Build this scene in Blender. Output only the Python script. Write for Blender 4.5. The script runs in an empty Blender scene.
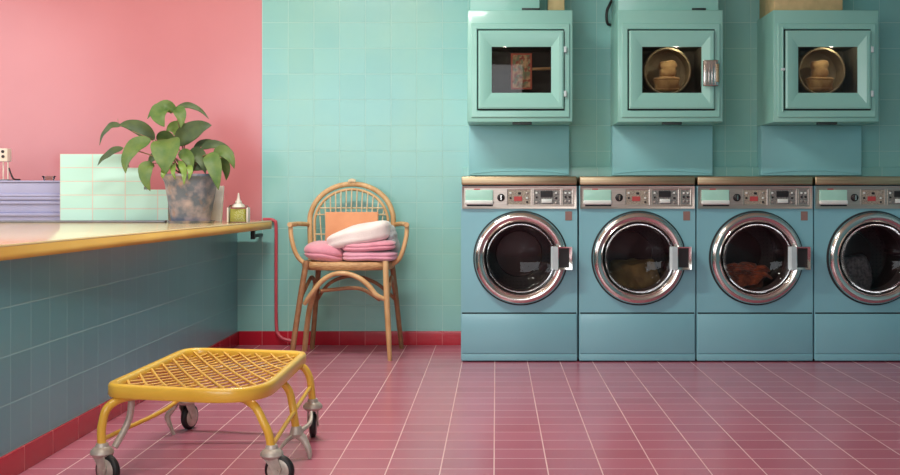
import bpy, bmesh, math, random
from mathutils import Vector, Matrix, noise
PI = math.pi
random.seed(7)
SC = bpy.context.scene
COL = SC.collection

# ------------------------------------------------------------------ survey of the room
CAMZ = 0.972                       # camera height (m); camera stands at the origin, looks along +Y
FPX, VX, VY = 1100.0, 496.0, 194.0 # focal length in px and the vanishing point of the frontal view
WALL = 7.084                       # distance of the tiled back wall
FRONT = 6.366                      # distance of the washer fronts
def P(x, y, d):                    # surveyed image point at distance d -> metres
    return Vector(((x - VX) * d / FPX, d, CAMZ - (y - VY) * d / FPX))
def GX(x, d): return (x - VX) * d / FPX
def GZ(y, d): return CAMZ - (y - VY) * d / FPX

# ------------------------------------------------------------------ materials
def lin(c):
    return tuple(((v/255)/12.92 if v/255 <= .04045 else ((v/255 + .055)/1.055)**2.4) for v in c) + (1,)
def base_mat(name):
    m = bpy.data.materials.new(name); m.use_nodes = True
    nt = m.node_tree; nt.nodes.clear()
    out = nt.nodes.new('ShaderNodeOutputMaterial'); b = nt.nodes.new('ShaderNodeBsdfPrincipled')
    nt.links.new(b.outputs[0], out.inputs[0])
    return m, nt, b, out
def mix_rgb(nt, fac, a, b):
    n = nt.nodes.new('ShaderNodeMix'); n.data_type = 'RGBA'
    for sock, v in ((n.inputs[0], fac), (n.inputs[6], a), (n.inputs[7], b)):
        if hasattr(v, 'is_output'): nt.links.new(v, sock)
        else: sock.default_value = v
    return n.outputs[2]
def coords(nt, kind='Object'):
    return nt.nodes.new('ShaderNodeTexCoord').outputs[kind]
def noise_fac(nt, scale, lo=.35, hi=.65, detail=4, vec=None, stretch=None):
    t = nt.nodes.new('ShaderNodeTexNoise'); t.inputs['Scale'].default_value = scale; t.inputs['Detail'].default_value = detail
    v = vec if vec is not None else coords(nt)
    if stretch:
        mp = nt.nodes.new('ShaderNodeMapping'); mp.inputs['Scale'].default_value = stretch
        nt.links.new(v, mp.inputs[0]); v = mp.outputs[0]
    nt.links.new(v, t.inputs['Vector'])
    r = nt.nodes.new('ShaderNodeMapRange'); r.inputs[1].default_value = lo; r.inputs[2].default_value = hi
    nt.links.new(t.outputs[0], r.inputs[0])
    return r.outputs[0]
def bump(nt, b, h, strength=.3, dist=.01):
    n = nt.nodes.new('ShaderNodeBump'); n.inputs['Strength'].default_value = strength; n.inputs['Distance'].default_value = dist
    nt.links.new(h, n.inputs['Height']); nt.links.new(n.outputs[0], b.inputs['Normal'])
def mat(name, c, rough=.5, metal=0, c2=None, scale=12, bmp=0, bscale=60, coat=0, stretch=None, sheen=0, lo=.35, hi=.65):
    m, nt, b, out = base_mat(name)
    if c2 is None: c2 = tuple(max(0, v*.93) for v in c)
    nt.links.new(mix_rgb(nt, noise_fac(nt, scale, lo, hi, stretch=stretch), lin(c), lin(c2)), b.inputs['Base Color'])
    b.inputs['Roughness'].default_value = rough; b.inputs['Metallic'].default_value = metal
    if coat: b.inputs['Coat Weight'].default_value = coat; b.inputs['Coat Roughness'].default_value = .12
    if sheen: b.inputs['Sheen Weight'].default_value = sheen
    if bmp: bump(nt, b, noise_fac(nt, bscale, 0, 1, stretch=stretch), bmp, .004)
    return m
def tile_mat(name, axes, c1, c2, grout, w, h, off, rough=.2, mortar=.0035, blotch=None):
    """square glazed tiles: axes picks the two world axes, off is a grid corner"""
    m, nt, b, out = base_mat(name)
    g = nt.nodes.new('ShaderNodeNewGeometry')
    s = nt.nodes.new('ShaderNodeSeparateXYZ'); nt.links.new(g.outputs['Position'], s.inputs[0])
    c = nt.nodes.new('ShaderNodeCombineXYZ')
    for i, a in enumerate(axes):
        ad = nt.nodes.new('ShaderNodeMath'); ad.operation = 'SUBTRACT'
        nt.links.new(s.outputs[a], ad.inputs[0]); ad.inputs[1].default_value = off[i] - 40*(w, h)[i]
        nt.links.new(ad.outputs[0], c.inputs[i])
    br = nt.nodes.new('ShaderNodeTexBrick'); br.offset = 0; br.squash = 1
    nt.links.new(c.outputs[0], br.inputs['Vector'])
    br.inputs['Scale'].default_value = 1; br.inputs['Brick Width'].default_value = w; br.inputs['Row Height'].default_value = h
    br.inputs['Mortar Size'].default_value = mortar; br.inputs['Mortar Smooth'].default_value = .3
    br.inputs['Color1'].default_value = lin(c1); br.inputs['Color2'].default_value = lin(c2); br.inputs['Mortar'].default_value = lin(grout)
    colr = br.outputs['Color']
    if blotch:
        colr = mix_rgb(nt, noise_fac(nt, 1.4, .4, .75, vec=g.outputs['Position']), colr, mix_rgb(nt, .35, colr, lin(blotch)))
    nt.links.new(colr, b.inputs['Base Color'])
    rr = nt.nodes.new('ShaderNodeMapRange'); rr.inputs[3].default_value = rough; rr.inputs[4].default_value = .8
    nt.links.new(br.outputs['Fac'], rr.inputs[0]); nt.links.new(rr.outputs[0], b.inputs['Roughness'])
    inv = nt.nodes.new('ShaderNodeMath'); inv.operation = 'SUBTRACT'; inv.inputs[0].default_value = 1
    nt.links.new(br.outputs['Fac'], inv.inputs[1])
    wav = noise_fac(nt, 5, 0, 1, 1, vec=g.outputs['Position'])
    sm = nt.nodes.new('ShaderNodeMath'); sm.operation = 'MULTIPLY_ADD'; sm.inputs[1].default_value = .6
    nt.links.new(wav, sm.inputs[0]); nt.links.new(inv.outputs[0], sm.inputs[2])
    bump(nt, b, sm.outputs[0], .35, .002)
    return m
def glass_mat(name, tint=(235,240,240), ior=1.5, rough=.02):
    m, nt, b, out = base_mat(name); nt.nodes.remove(b)
    t = nt.nodes.new('ShaderNodeBsdfTransparent'); g = nt.nodes.new('ShaderNodeBsdfGlossy'); g.inputs['Roughness'].default_value = rough
    nt.links.new(mix_rgb(nt, noise_fac(nt, 8), lin(tint), lin(tuple(v*.97 for v in tint))), t.inputs[0])
    f = nt.nodes.new('ShaderNodeFresnel'); f.inputs[0].default_value = ior
    mx = nt.nodes.new('ShaderNodeMixShader')
    nt.links.new(f.outputs[0], mx.inputs[0]); nt.links.new(t.outputs[0], mx.inputs[1]); nt.links.new(g.outputs[0], mx.inputs[2])
    nt.links.new(mx.outputs[0], out.inputs[0])
    return m

TP = .1655
M = {}
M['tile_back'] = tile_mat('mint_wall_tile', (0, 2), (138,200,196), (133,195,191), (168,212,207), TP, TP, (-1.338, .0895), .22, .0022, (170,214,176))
M['tile_side_shaded'] = tile_mat('mint_side_tile_shaded', (1, 2), (108,165,175), (103,159,169), (146,192,196), TP, TP, (WALL, .0895), .3, .003)  # same mint tile as the back wall, shade put into its darker colour
M['red_back'] = tile_mat('red_skirting_tile', (0, 2), (190,34,52), (178,30,48), (205,100,105), TP, .3, (-1.338, -.1), .25, .0025)
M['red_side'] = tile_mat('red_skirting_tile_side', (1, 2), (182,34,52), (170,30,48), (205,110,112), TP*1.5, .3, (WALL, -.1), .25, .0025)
M['floor'] = tile_mat('rose_floor_tile', (0, 1), (188,112,132), (177,102,121), (226,190,190), .189, .1502, (-.007, 4.041), 0.24, .0024, (194,108,120))
M['stub_tile'] = tile_mat('pale_mint_block_tile', (0, 2), (188,230,222), (180,226,216), (212,200,190), .191, .0804, (GX(60, 6.45), .805), .18, .003)
M['pink'] = mat('pink_wall_paint', (206,124,130), .27, c2=(200,118,124), scale=1.2, bmp=.05, bscale=30)
[n for n in M['pink'].node_tree.nodes if n.type == 'BSDF_PRINCIPLED'][0].inputs['Specular IOR Level'].default_value = .9
M['ceil'] = mat('ceiling_paint', (232,228,214), .8)
M['plain_wall'] = mat('cream_wall_paint', (214,222,210), .7)
M['white_paint'] = mat('white_gloss_paint', (236,236,230), .4)
M['counter'] = mat('cream_counter_laminate', (246,218,160), .16, c2=(240,206,142), scale=3, stretch=(6, .6, 1), coat=.4)
M['counter_edge'] = mat('ochre_counter_edge', (228,176,74), .35, c2=(218,162,60), scale=5, stretch=(6, .6, 1))
M['washer'] = mat('turquoise_enamel', (128,186,197), .34, c2=(122,180,191), scale=2, coat=.25)
M['dryer'] = mat('mint_enamel', (146,204,192), .36, c2=(140,200,188), scale=2, coat=.3)
M['dryer_panel'] = mat('blue_mint_enamel', (142,204,210), .4, c2=(136,198,204), scale=2)
M['chrome'] = mat('chrome', (216,212,206), .13, 1, c2=(200,196,190), scale=3)
M['brass'] = mat('warm_brushed_metal', (190,172,142), .36, 1, c2=(166,146,114), scale=4, stretch=(1, 1, 60))
M['steel'] = mat('brushed_panel_steel', (196,186,176), .36, 1, c2=(178,168,158), scale=6, stretch=(1, 1, 40))
M['black'] = mat('black_rubber', (22,22,24), .5)
M['seam'] = mat('dark_seam', (26,38,42), .7)
M['drum'] = mat('dark_drum_steel', (52,44,48), .55, .3, c2=(44,38,42), scale=40)
M['sleeve'] = mat('grey_door_sleeve', (92,84,86), .3, .5, c2=(70,64,68), scale=5)
M['drum_back'] = mat('drum_back_plate', (74,52,54), .4, .5, c2=(58,42,44), scale=6)
M['inside_olive'] = mat('olive_liner', (112,108,90), .6, c2=(92,90,76))
M['drum_tan'] = mat('tan_dryer_drum', (176,162,128), .5, .1, c2=(146,136,108), scale=6)
M['inside'] = mat('dark_liner', (52,46,40), .6, c2=(40,34,30))
M['glass'] = glass_mat('door_glass', (232,228,226), 1.28)
M['clear'] = glass_mat('clear_glass', (242,244,240), 1.22)
M['pane'] = glass_mat('window_pane', (250,252,252), 1.3)
M['drawer'] = mat('mint_drawer_plastic', (170,222,204), .3, c2=(160,214,196))
M['drawer_lip'] = mat('pale_drawer_lip', (222,230,224), .25, c2=(210,220,214))
M['plate'] = mat('printed_grey_plate', (170,160,142), .45, c2=(120,116,106), scale=240, lo=.45, hi=.6)
M['plate_dark'] = mat('printed_dark_plate', (104,106,104), .4, c2=(150,148,140), scale=260, lo=.48, hi=.6)
M['redmark'] = mat('red_print', (190,72,72), .5)
M['brown'] = mat('brown_sticker', (142,112,104), .5)
M['handle_white'] = mat('pale_handle_plastic', (205,222,224), .3)
M['rust'] = mat('rust_brown_cloth', (168,84,50), .9, c2=(104,48,30), scale=26, bmp=.6, bscale=50, sheen=.3)
M['tan'] = mat('tan_cloth', (204,170,112), .9, c2=(150,112,70), scale=14, bmp=.4, sheen=.3)
M['dimtan'] = mat('olive_tan_cloth', (132,112,72), .9, c2=(96,80,54), scale=14, bmp=.4)
M['greycloth'] = mat('grey_weave', (112,108,112), .9, c2=(74,70,76), scale=60, bmp=.5)
M['rattan'] = mat('pale_rattan', (222,184,134), .45, c2=(200,156,104), scale=22, stretch=(1, 1, .3), bmp=.15)
M['rattan_dark'] = mat('brown_rattan', (172,128,90), .5, c2=(146,102,68), scale=22)
M['cane'] = mat('thin_cane', (228,208,172), .5, c2=(210,184,142), scale=30)
M['weave'] = mat('woven_seat_cane', (216,176,126), .55, c2=(176,130,84), scale=55, stretch=(.5, .5, 3), bmp=.7, bscale=90)
M['apricot'] = mat('apricot_board', (228,160,116), .7, c2=(220,150,106), scale=8)
def towel_mat(n, c, c2): return mat(n, c, .95, c2=c2, scale=9, bmp=.55, bscale=190, sheen=.5)
M['towel_white'] = towel_mat('white_terry', (248,240,234), (240,228,222))
M['towel_pink'] = towel_mat('pink_terry', (232,162,178), (222,146,164))
M['towel_rose'] = towel_mat('rose_terry', (230,168,188), (220,152,174))
M['towel_grey'] = towel_mat('grey_terry', (164,170,172), (146,152,156))
M['yellow'] = mat('yellow_enamel', (236,192,72), .32, c2=(228,180,58), scale=5, coat=.3)
M['yellow_wire'] = mat('yellow_wire_enamel', (232,188,96), .4, c2=(216,168,74), scale=12)
M['castgrey'] = mat('worn_cast_metal', (204,196,184), .42, .3, c2=(168,158,146), scale=22, bmp=.2)
M['pipe'] = mat('rose_red_pipe', (206,84,96), .35, c2=(196,74,88))
M['bracket'] = mat('dark_bracket', (38,52,58), .5)
M['lavender'] = mat('lavender_plastic', (170,172,206), .38, c2=(162,164,200), scale=3)
M['greyrail'] = mat('grey_metal_rail', (128,130,138), .4, .4)
M['pot'] = mat('weathered_zinc', (108,120,138), .55, .1, c2=(92,104,122), scale=8)
M['soil'] = mat('dark_soil', (52,38,28), .95, c2=(30,22,16), scale=60, bmp=.8)
M['leaf'] = mat('green_leaf', (72,104,46), .55, c2=(98,120,56), scale=16)
M['leaf_dark'] = mat('dark_green_leaf', (58,78,46), .55, c2=(76,94,50), scale=16)
M['leaf_light'] = mat('light_green_leaf', (122,150,66), .45, c2=(98,128,50), scale=16)
M['stem'] = mat('pinkish_stem', (150,110,84), .6, c2=(106,104,60), scale=10)
M['liquid'] = mat('yellow_green_soap', (198,194,92), .35, c2=(172,168,74), scale=10)
M['plastic_white'] = mat('white_plastic', (236,230,220), .35)
M['ivory'] = mat('ivory_plastic', (238,222,206), .4)
M['beige'] = mat('beige_card', (206,186,136), .7, c2=(184,168,122), scale=14)
M['slot'] = mat('dark_slot', (44,58,58), .5)
# the zinc pot keeps its pale and rusty patches
def pot_patches():
    m = M['pot']; nt = m.node_tree; b = [n for n in nt.nodes if n.type == 'BSDF_PRINCIPLED'][0]
    src = b.inputs['Base Color'].links[0].from_socket
    a = mix_rgb(nt, noise_fac(nt, 14, .42, .8), src, lin((204,184,184)))
    c = mix_rgb(nt, noise_fac(nt, 18, .6, .95), a, lin((176,128,90)))
    nt.links.new(c, b.inputs['Base Color'])
pot_patches()
# notice in the first dryer: red bordered paper with a pale green and cream print
def notice_mat():
    m, nt, b, out = base_mat('printed_notice')
    f = noise_fac(nt, 26, .45, .55); f2 = noise_fac(nt, 44, .5, .6)
    a = mix_rgb(nt, f, lin((206,176,130)), lin((120,140,104)))
    nt.links.new(mix_rgb(nt, f2, a, lin((150,70,54))), b.inputs['Base Color']); b.inputs['Roughness'].default_value = .6
    return m
M['notice'] = notice_mat()
M['notice_edge'] = mat('red_notice_border', (188,92,66), .6)
# perforated drum
def perforate(m):
    nt = m.node_tree; b = [n for n in nt.nodes if n.type == 'BSDF_PRINCIPLED'][0]
    src = b.inputs['Base Color'].links[0].from_socket
    v = nt.nodes.new('ShaderNodeTexVoronoi'); v.inputs['Scale'].default_value = 42; v.inputs['Randomness'].default_value = 0
    nt.links.new(coords(nt), v.inputs['Vector'])
    r = nt.nodes.new('ShaderNodeMapRange'); r.inputs[1].default_value = .2; r.inputs[2].default_value = .26
    nt.links.new(v.outputs['Distance'], r.inputs[0])
    nt.links.new(mix_rgb(nt, r.outputs[0], lin((12,10,12)), src), b.inputs['Base Color'])
perforate(M['drum'])

# ------------------------------------------------------------------ mesh building
class MB:
    def __init__(s): s.bm = bmesh.new()
    def box(s, x0, x1, y0, y1, z0, z1, r=0, seg=3):
        t = bmesh.new(); bmesh.ops.create_cube(t, size=1)
        for v in t.verts: v.co = Vector(((x0+x1)/2 + v.co.x*(x1-x0), (y0+y1)/2 + v.co.y*(y1-y0), (z0+z1)/2 + v.co.z*(z1-z0)))
        if r: bmesh.ops.bevel(t, geom=t.edges[:], offset=r, segments=seg, affect='EDGES', profile=.5, clamp_overlap=True)
        return s.merge(t)
    def merge(s, t, mx=None):
        if mx is not None: bmesh.ops.transform(t, matrix=mx, verts=t.verts)
        me = bpy.data.meshes.new('tmp'); t.to_mesh(me); t.free(); s.bm.from_mesh(me); bpy.data.meshes.remove(me)
        return s
    def ring(s, loops, closed=False, cap=(True, True)):
        vs = [[s.bm.verts.new(p) for p in L] for L in loops]
        n = len(vs[0]); m = len(vs)
        for i in range(m if closed else m-1):
            a, b = vs[i], vs[(i+1) % m]
            for k in range(n):
                try: s.bm.faces.new((a[k], a[(k+1) % n], b[(k+1) % n], b[k]))
                except ValueError: pass
        if not closed:
            if cap[0]: s.bm.faces.new(list(reversed(vs[0])))
            if cap[1]: s.bm.faces.new(vs[-1])
        return s
    def tube(s, pts, r, n=10, sub=6, closed=False, flat=1):
        pts = [Vector(p) for p in pts]
        rs = list(r) if isinstance(r, (list, tuple)) else [r]*len(pts)
        if len(pts) > 2 and sub > 1:
            q, qr = [], []
            N = len(pts)
            for i in range(N if closed else N-1):
                g = (lambda j: pts[j % N]) if closed else (lambda j: pts[min(max(j, 0), N-1)])
                a, b, c, d = g(i-1), g(i), g(i+1), g(i+2)
                r0, r1 = rs[i % N], rs[(i+1) % N]
                for k in range(sub):
                    t = k/sub
                    q.append(.5*((2*b) + (c-a)*t + (2*a-5*b+4*c-d)*t*t + (3*b-a-3*c+d)*t**3)); qr.append(r0 + (r1-r0)*t)
            if not closed: q.append(pts[-1]); qr.append(rs[-1])
            pts, rs = q, qr
        N = len(pts); tans = []
        for i in range(N):
            a = pts[(i-1) % N] if closed or i else pts[0]
            b = pts[(i+1) % N] if closed or i < N-1 else pts[-1]
            tans.append((b-a).normalized())
        up = Vector((0, 0, 1)) if abs(tans[0].z) < .9 else Vector((1, 0, 0))
        nrm = (up - tans[0]*up.dot(tans[0])).normalized(); loops = []
        for i in range(N):
            nrm = (nrm - tans[i]*nrm.dot(tans[i])).normalized(); bi = tans[i].cross(nrm)
            loops.append([pts[i] + (nrm*math.cos(2*PI*k/n)*flat + bi*math.sin(2*PI*k/n))*rs[i] for k in range(n)])
        return s.ring(loops, closed)
    def lathe(s, prof, c, axis='Z', n=48, a0=0):
        """prof: list of (radius, height along axis)"""
        c = Vector(c); loops = []
        for r, h in prof:
            L = []
            for k in range(n):
                a = a0 + 2*PI*k/n; u, v = max(r, 1e-5)*math.cos(a), max(r, 1e-5)*math.sin(a)
                L.append(c + (Vector((u, v, h)) if axis == 'Z' else Vector((u, h, v)) if axis == 'Y' else Vector((h, u, v))))
            loops.append(L)
        return s.ring(loops, False, (False, False))
    def prism(s, poly, z0, z1, r=0):
        t = bmesh.new()
        a = [t.verts.new((x, y, z0)) for x, y in poly]; b = [t.verts.new((x, y, z1)) for x, y in poly]
        n = len(poly)
        t.faces.new(list(reversed(a))); t.faces.new(b)
        for k in range(n): t.faces.new((a[k], a[(k+1) % n], b[(k+1) % n], b[k]))
        if r:
            es = [e for e in t.edges if abs(e.verts[0].co.z - e.verts[1].co.z) < 1e-6]
            bmesh.ops.bevel(t, geom=es, offset=r, segments=3, affect='EDGES', profile=.5)
        return s.merge(t)
    def frame(s, o, i, prof_o, prof_i, y_back):
        """mitred picture frame in the XZ plane; o and i = (x0,x1,z0,z1), front heights prof_o and prof_i, back plane y_back"""
        def R(b, y): return [Vector((b[0], y, b[2])), Vector((b[1], y, b[2])), Vector((b[1], y, b[3])), Vector((b[0], y, b[3]))]
        return s.ring([R(o, y_back), R(o, prof_o), R(i, prof_i), R(i, y_back)], True)
    def build(s, name, m, parent=None, smooth=True, angle=38, tag=None):
        bm = s.bm
        bmesh.ops.remove_doubles(bm, verts=bm.verts, dist=1e-6)
        bmesh.ops.recalc_face_normals(bm, faces=bm.faces)
        rt = parent
        while rt is not None and rt.parent is not None: rt = rt.parent
        if rt is not None: bmesh.ops.translate(bm, vec=-rt.location, verts=bm.verts)
        off = Vector()
        if rt is None:
            xs = [v.co for v in bm.verts]
            off = Vector(((min(v.x for v in xs)+max(v.x for v in xs))/2, (min(v.y for v in xs)+max(v.y for v in xs))/2, min(v.z for v in xs)))
            bmesh.ops.translate(bm, vec=-off, verts=bm.verts)
        me = bpy.data.meshes.new(name); bm.to_mesh(me); bm.free()
        me.materials.append(m)
        if smooth:
            me.shade_smooth(); me.set_sharp_from_angle(angle=math.radians(angle))
        o = bpy.data.objects.new(name, me); COL.objects.link(o); o.location = off
        if parent is not None: o.parent = parent
        return o
def box(*a, **k): return MB().box(*a, **k)
def tube(*a, **k): return MB().tube(*a, **k)
def lathe(*a, **k): return MB().lathe(*a, **k)
def tag(o, label, cat, group=None):
    o['label'] = label; o['category'] = cat
    if group: o['group'] = group
    return o
def thing(name, label, cat, loc, group=None):
    o = bpy.data.objects.new(name, None); COL.objects.link(o); o.empty_display_size = .1
    o.location = loc; return tag(o, label, cat, group)
def struct(o): o['kind'] = 'structure'; return o
def dup(root, loc, label):
    r = root.copy(); COL.objects.link(r); r.location = loc; r['label'] = label
    for ch in list(root.children):
        c = ch.copy(); COL.objects.link(c); c.parent = r
        for g in list(ch.children):
            d = g.copy(); COL.objects.link(d); d.parent = c
    return r
def blob(c, s, e1=.5, e2=.5, nz=.0, nf=6, groove=(), rot=None, nu=56, nv=36, seed=0, sag=None):
    """soft superellipsoid: c centre, s half sizes, grooves = fold lines at heights -1..1"""
    mb = MB(); loops = []
    pw = lambda x, e: math.copysign(abs(x)**e, x)
    for j in range(nv+1):
        ph = -PI/2 + PI*j/nv; L = []
        for k in range(nu):
            th = 2*PI*k/nu
            q = Vector((pw(math.cos(ph), e1)*pw(math.cos(th), e2), pw(math.cos(ph), e1)*pw(math.sin(th), e2), pw(math.sin(ph), e1)))
            for g, w, a in groove:
                f = 1 - a*math.exp(-((q.z-g)/w)**2); q.x *= f; q.y *= f
            p = Vector((q.x*s[0], q.y*s[1], q.z*s[2]))
            if nz:
                v = Vector((p.x*nf+seed*7.3, p.y*nf, p.z*nf*1.5))
                p += Vector((noise.noise(v), noise.noise(v+Vector((9, 3, 1))), noise.noise(v+Vector((2, 8, 5)))))*nz
            if sag: p.z += sag(q.x, q.y, q.z)
            if rot is not None: p = rot @ p
            L.append(Vector(c)+p)
        loops.append(L)
    mb.ring(loops, False, (False, False))
    return mb

# ------------------------------------------------------------------ the room
LW = -1.665            # room face of the half wall under the counter
XL, XR, YF, ZC = -4.0, 2.78, -1.4, 2.95
struct(box(XL, XR, YF, WALL+.1, -.06, 0).build('floor', M['floor'], smooth=False))
struct(box(XL-.1, XR+.1, YF, WALL+.1, ZC, ZC+.08).build('ceiling', M['ceil'], smooth=False))
TX0 = GX(262, WALL)                                    # tiles end here, pink paint begins
CT = .805                                              # counter height
w = box(TX0, XR+.1, WALL, WALL+.1, 0, ZC); w.box(LW-.01, TX0, WALL, WALL+.1, 0, CT-.03)
struct(w.build('wall_back', M['tile_back'], smooth=False))
struct(box(XL-.1, TX0, WALL+.012, WALL+.1, CT-.03, ZC).build('wall_back_pink', M['pink'], smooth=False))
struct(box(XL-.1, LW-.12, WALL+.012, WALL+.1, 0, CT-.03).build('wall_back_lower', M['plain_wall'], smooth=False))
struct(box(LW-.12, LW, YF, WALL, 0, CT-.0521).build('wall_half', M['tile_side_shaded'], smooth=False))
struct(box(XR, XR+.1, YF, WALL, 0, ZC).build('wall_right', M['tile_side_shaded'], smooth=False))
# outer left wall with its window
WY0, WY1, WZ0, WZ1 = 3.0, 6.6, 1.15, 2.6
w = box(XL-.1, XL, YF, WY0, 0, ZC); w.box(XL-.1, XL, WY1, WALL, 0, ZC); w.box(XL-.1, XL, WY0, WY1, 0, WZ0); w.box(XL-.1, XL, WY0, WY1, WZ1, ZC)
struct(w.build('wall_left', M['pink'], smooth=False))
def window_x(name, x, y0, y1, z0, z1):
    f = MB(); b = .06
    f.box(x-.08, x-.02, y0, y0+b, z0, z1); f.box(x-.08, x-.02, y1-b, y1, z0, z1)
    f.box(x-.08, x-.02, y0+b, y1-b, z0, z0+b); f.box(x-.08, x-.02, y0+b, y1-b, z1-b, z1); f.box(x-.08, x-.02, (y0+y1)/2-.03, (y0+y1)/2+.03, z0+b, z1-b)
    o = struct(f.build(name, M['white_paint'], smooth=False))
    box(x-.055, x-.049, y0+b, y1-b, z0+b, z1-b).build('pane', M['pane'], o, smooth=False)
window_x('window_1', XL, WY0, WY1, WZ0, WZ1)
# shop front behind the camera
SX0, SX1, SZ0, SZ1 = -3.7, .35, .95, 2.7
w = box(XL-.1, SX0, YF-.1, YF, 0, ZC); w.box(SX1, XR+.1, YF-.1, YF, 0, ZC); w.box(SX0, SX1, YF-.1, YF, 0, SZ0); w.box(SX0, SX1, YF-.1, YF, SZ1, ZC)
struct(w.build('wall_front', M['plain_wall'], smooth=False))
f = MB()
f.frame((SX0, SX1, SZ0, SZ1), (SX0+.06, SX1-.06, SZ0+.06, SZ1-.06), YF-.08, YF-.08, YF-.03); f.box(-1.705, -1.645, YF-.08, YF-.03, SZ0+.06, SZ1-.06)
o = struct(f.build('window_2', M['white_paint'], smooth=False))
box(SX0+.06, SX1-.06, YF-.058, YF-.052, SZ0+.06, SZ1-.06).build('pane', M['pane'], o, smooth=False)
# red tiled skirting
struct(box(LW+.012, XR, WALL-.012, WALL, 0, .0895, r=.003).build('baseboard_back', M['red_back']))
struct(box(LW, LW+.012, YF, WALL, 0, .0895, r=.003).build('baseboard_left', M['red_side']))
# tiled ledge that runs along the wall under the dryers
struct(box(GX(463, WALL), XR, WALL-.05, WALL, 1.04, GZ(167, WALL-.05), r=.004).build('trim_1', M['tile_back']))

# ------------------------------------------------------------------ counter
CE = 6.955
def cx(d): return -1.624 + (d-3.60)*.0624              # its front edge runs slightly askew
ct = thing('counter', 'long cream topped counter with an ochre front edge on the tiled half wall', 'counter', (-2.4, 3.0, CT-.052))
poly = [(-3.6, -1.2), (cx(1.6), -1.2), (cx(1.6), 1.6), (cx(CE-.05), CE-.05), (cx(CE-.012), CE-.012), (cx(CE)-.04, CE), (-3.6, CE)]
MB().prism([(x, y) for x, y in poly], CT-.008, CT, r=.002).build('countertop', M['counter'], ct)
MB().prism([(x-.0, y) for x, y in poly], CT-.052, CT-.0079, r=.0015).build('counter_edge', M['counter_edge'], ct)
bk = MB(); p = P(253, 236, 6.85)
bk.box(p.x-.03, p.x+.02, 6.83, 6.87, CT-.062, CT-.052); bk.box(p.x-.012, p.x+.012, 6.83, 6.87, CT-.115, CT-.062, r=.004); bk.box(p.x-.012, p.x+.012, 6.87, WALL-.001, CT-.105, CT-.085, r=.003)
bk.build('bracket', M['bracket'], ct)
# grey rail along the foot of the stacked trays and the tiled block
tag(box(-3.1, GX(168, 6.44), 6.38, 6.42, CT, CT+.014, r=.003).build('metal_rail', M['greyrail']), 'thin grey metal rail lying on the counter in front of trays and tiled block', 'rail')

# stepped tiled block
DB = 6.45
tb = MB(); H = lambda y: GZ(y, DB)
prof = [(GX(60, DB), CT), (GX(168, DB), CT), (GX(168, DB), CT+.0804*2.4), (GX(144, DB), CT+.0804*2.4), (GX(144, DB), CT+.0804*4), (GX(125.5, DB), CT+.0804*4), (GX(125.5, DB), CT+.0804*5), (GX(60, DB), CT+.0804*5)]
tb.ring([[Vector((x, DB, z)) for x, z in prof], [Vector((x, DB+.06, z)) for x, z in prof]])
bl = tag(tb.build('tiled_block', M['stub_tile'], smooth=False), 'stepped pale mint tiled block on the counter behind the potted plant', 'tiled block')

# lavender trays
def tray(z0, z1, x1, y0, label):
    x0 = -3.2; t = .006; g = .018
    m = MB()
    m.box(x0+.012, x1-.012, y0+.012, y0+.33, z0, z0+.01, r=.003)
    for a in ((x0+.012, x1-.012, y0+.012, y0+.022), (x0+.012, x1-.012, y0+.32, y0+.33), (x0+.012, x0+.022, y0+.022, y0+.32), (x1-.022, x1-.012, y0+.022, y0+.32)):
        m.box(*a, z0+.01, z1-g)
    th = thing('storage_tray', label, 'tray', ((x0+x1)/2, y0+.17, z0), 'lavender trays on the counter')
    m.build('tray_body', M['lavender'], th)
    r = MB()
    r.box(x0, x1, y0, y0+.024, z1-g, z1, r=.004); r.box(x0, x1, y0+.318, y0+.342, z1-g, z1, r=.004)
    r.box(x0, x0+.024, y0+.024, y0+.318, z1-g, z1, r=.004); r.box(x1-.024, x1, y0+.024, y0+.318, z1-g, z1, r=.004)
    r.build('rim', M['lavender'], th)
    return th
DT = 6.525
TS = 6.2/5.78
tray(CT, CT+.054, GX(74, DT), DT, 'bottom lavender plastic tray of the stack, resting on the counter')
tray(CT+.0545, CT+.125, GX(74, DT), DT, 'middle lavender plastic tray of the stack on the counter')
tray(CT+.1255, CT+.150, GX(74, DT), DT-.004, 'shallow lavender tray, second from the top of the stack')
tt = thing('storage_tray', 'topmost lavender tray with a flat lid, glass dish on it', 'tray', (-2.7, DT+.17, CT+.1505), 'lavender trays on the counter')
box(-3.195, GX(74, DT), DT+.004, DT+.335, CT+.1505, CT+.236, r=.004).build('tray_body', M['lavender'], tt)
box(-3.205, GX(74, DT)+.006, DT-.005, DT+.02, CT+.151, CT+.168, r=.004).build('rim', M['lavender'], tt)
box(-3.205, GX(74, DT), DT-.006, DT+.345, CT+.2365, CT+.247, r=.004).build('lid', M['lavender'], tt)
LZ = CT+.247
# socket box on thin legs
q = P(4, 150, 6.64)
sb = thing('socket_box', 'small ivory box with two dark holes on thin legs atop lavender trays', 'socket box', (q.x, 6.64, LZ))
box(q.x-.045, q.x+.034, 6.61, 6.67, LZ+.115, LZ+.195, r=.006).build('box_body', M['ivory'], sb)
for dx, dz in ((.006, .175), (.008, .145)):
    lathe([(0, 0), (.009, 0), (.009, .006), (0, .006)], (q.x+dx, 6.606, LZ+dz), 'Y', 16).build('hole', M['black'], sb)
for dx in (-.032, -.004, .024):
    tube([(q.x+dx, 6.64, LZ+.118), (q.x+dx, 6.64, LZ+.006)], .004, 8).build('leg', M['ivory'], sb)
box(q.x-.045, q.x+.04, 6.60, 6.68, LZ, LZ+.008, r=.003).build('base', M['greyrail'], sb)
tag(tube([P(9, 168, 6.6), P(11, 174, 6.6), (GX(14, 6.6), 6.6, LZ+.009), (GX(19, 6.6), 6.62, LZ+.006)], .005, 8).build('cable_stub', M['black']), 'short black cable stub lying on lavender lid beside the socket box', 'cable')
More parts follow.
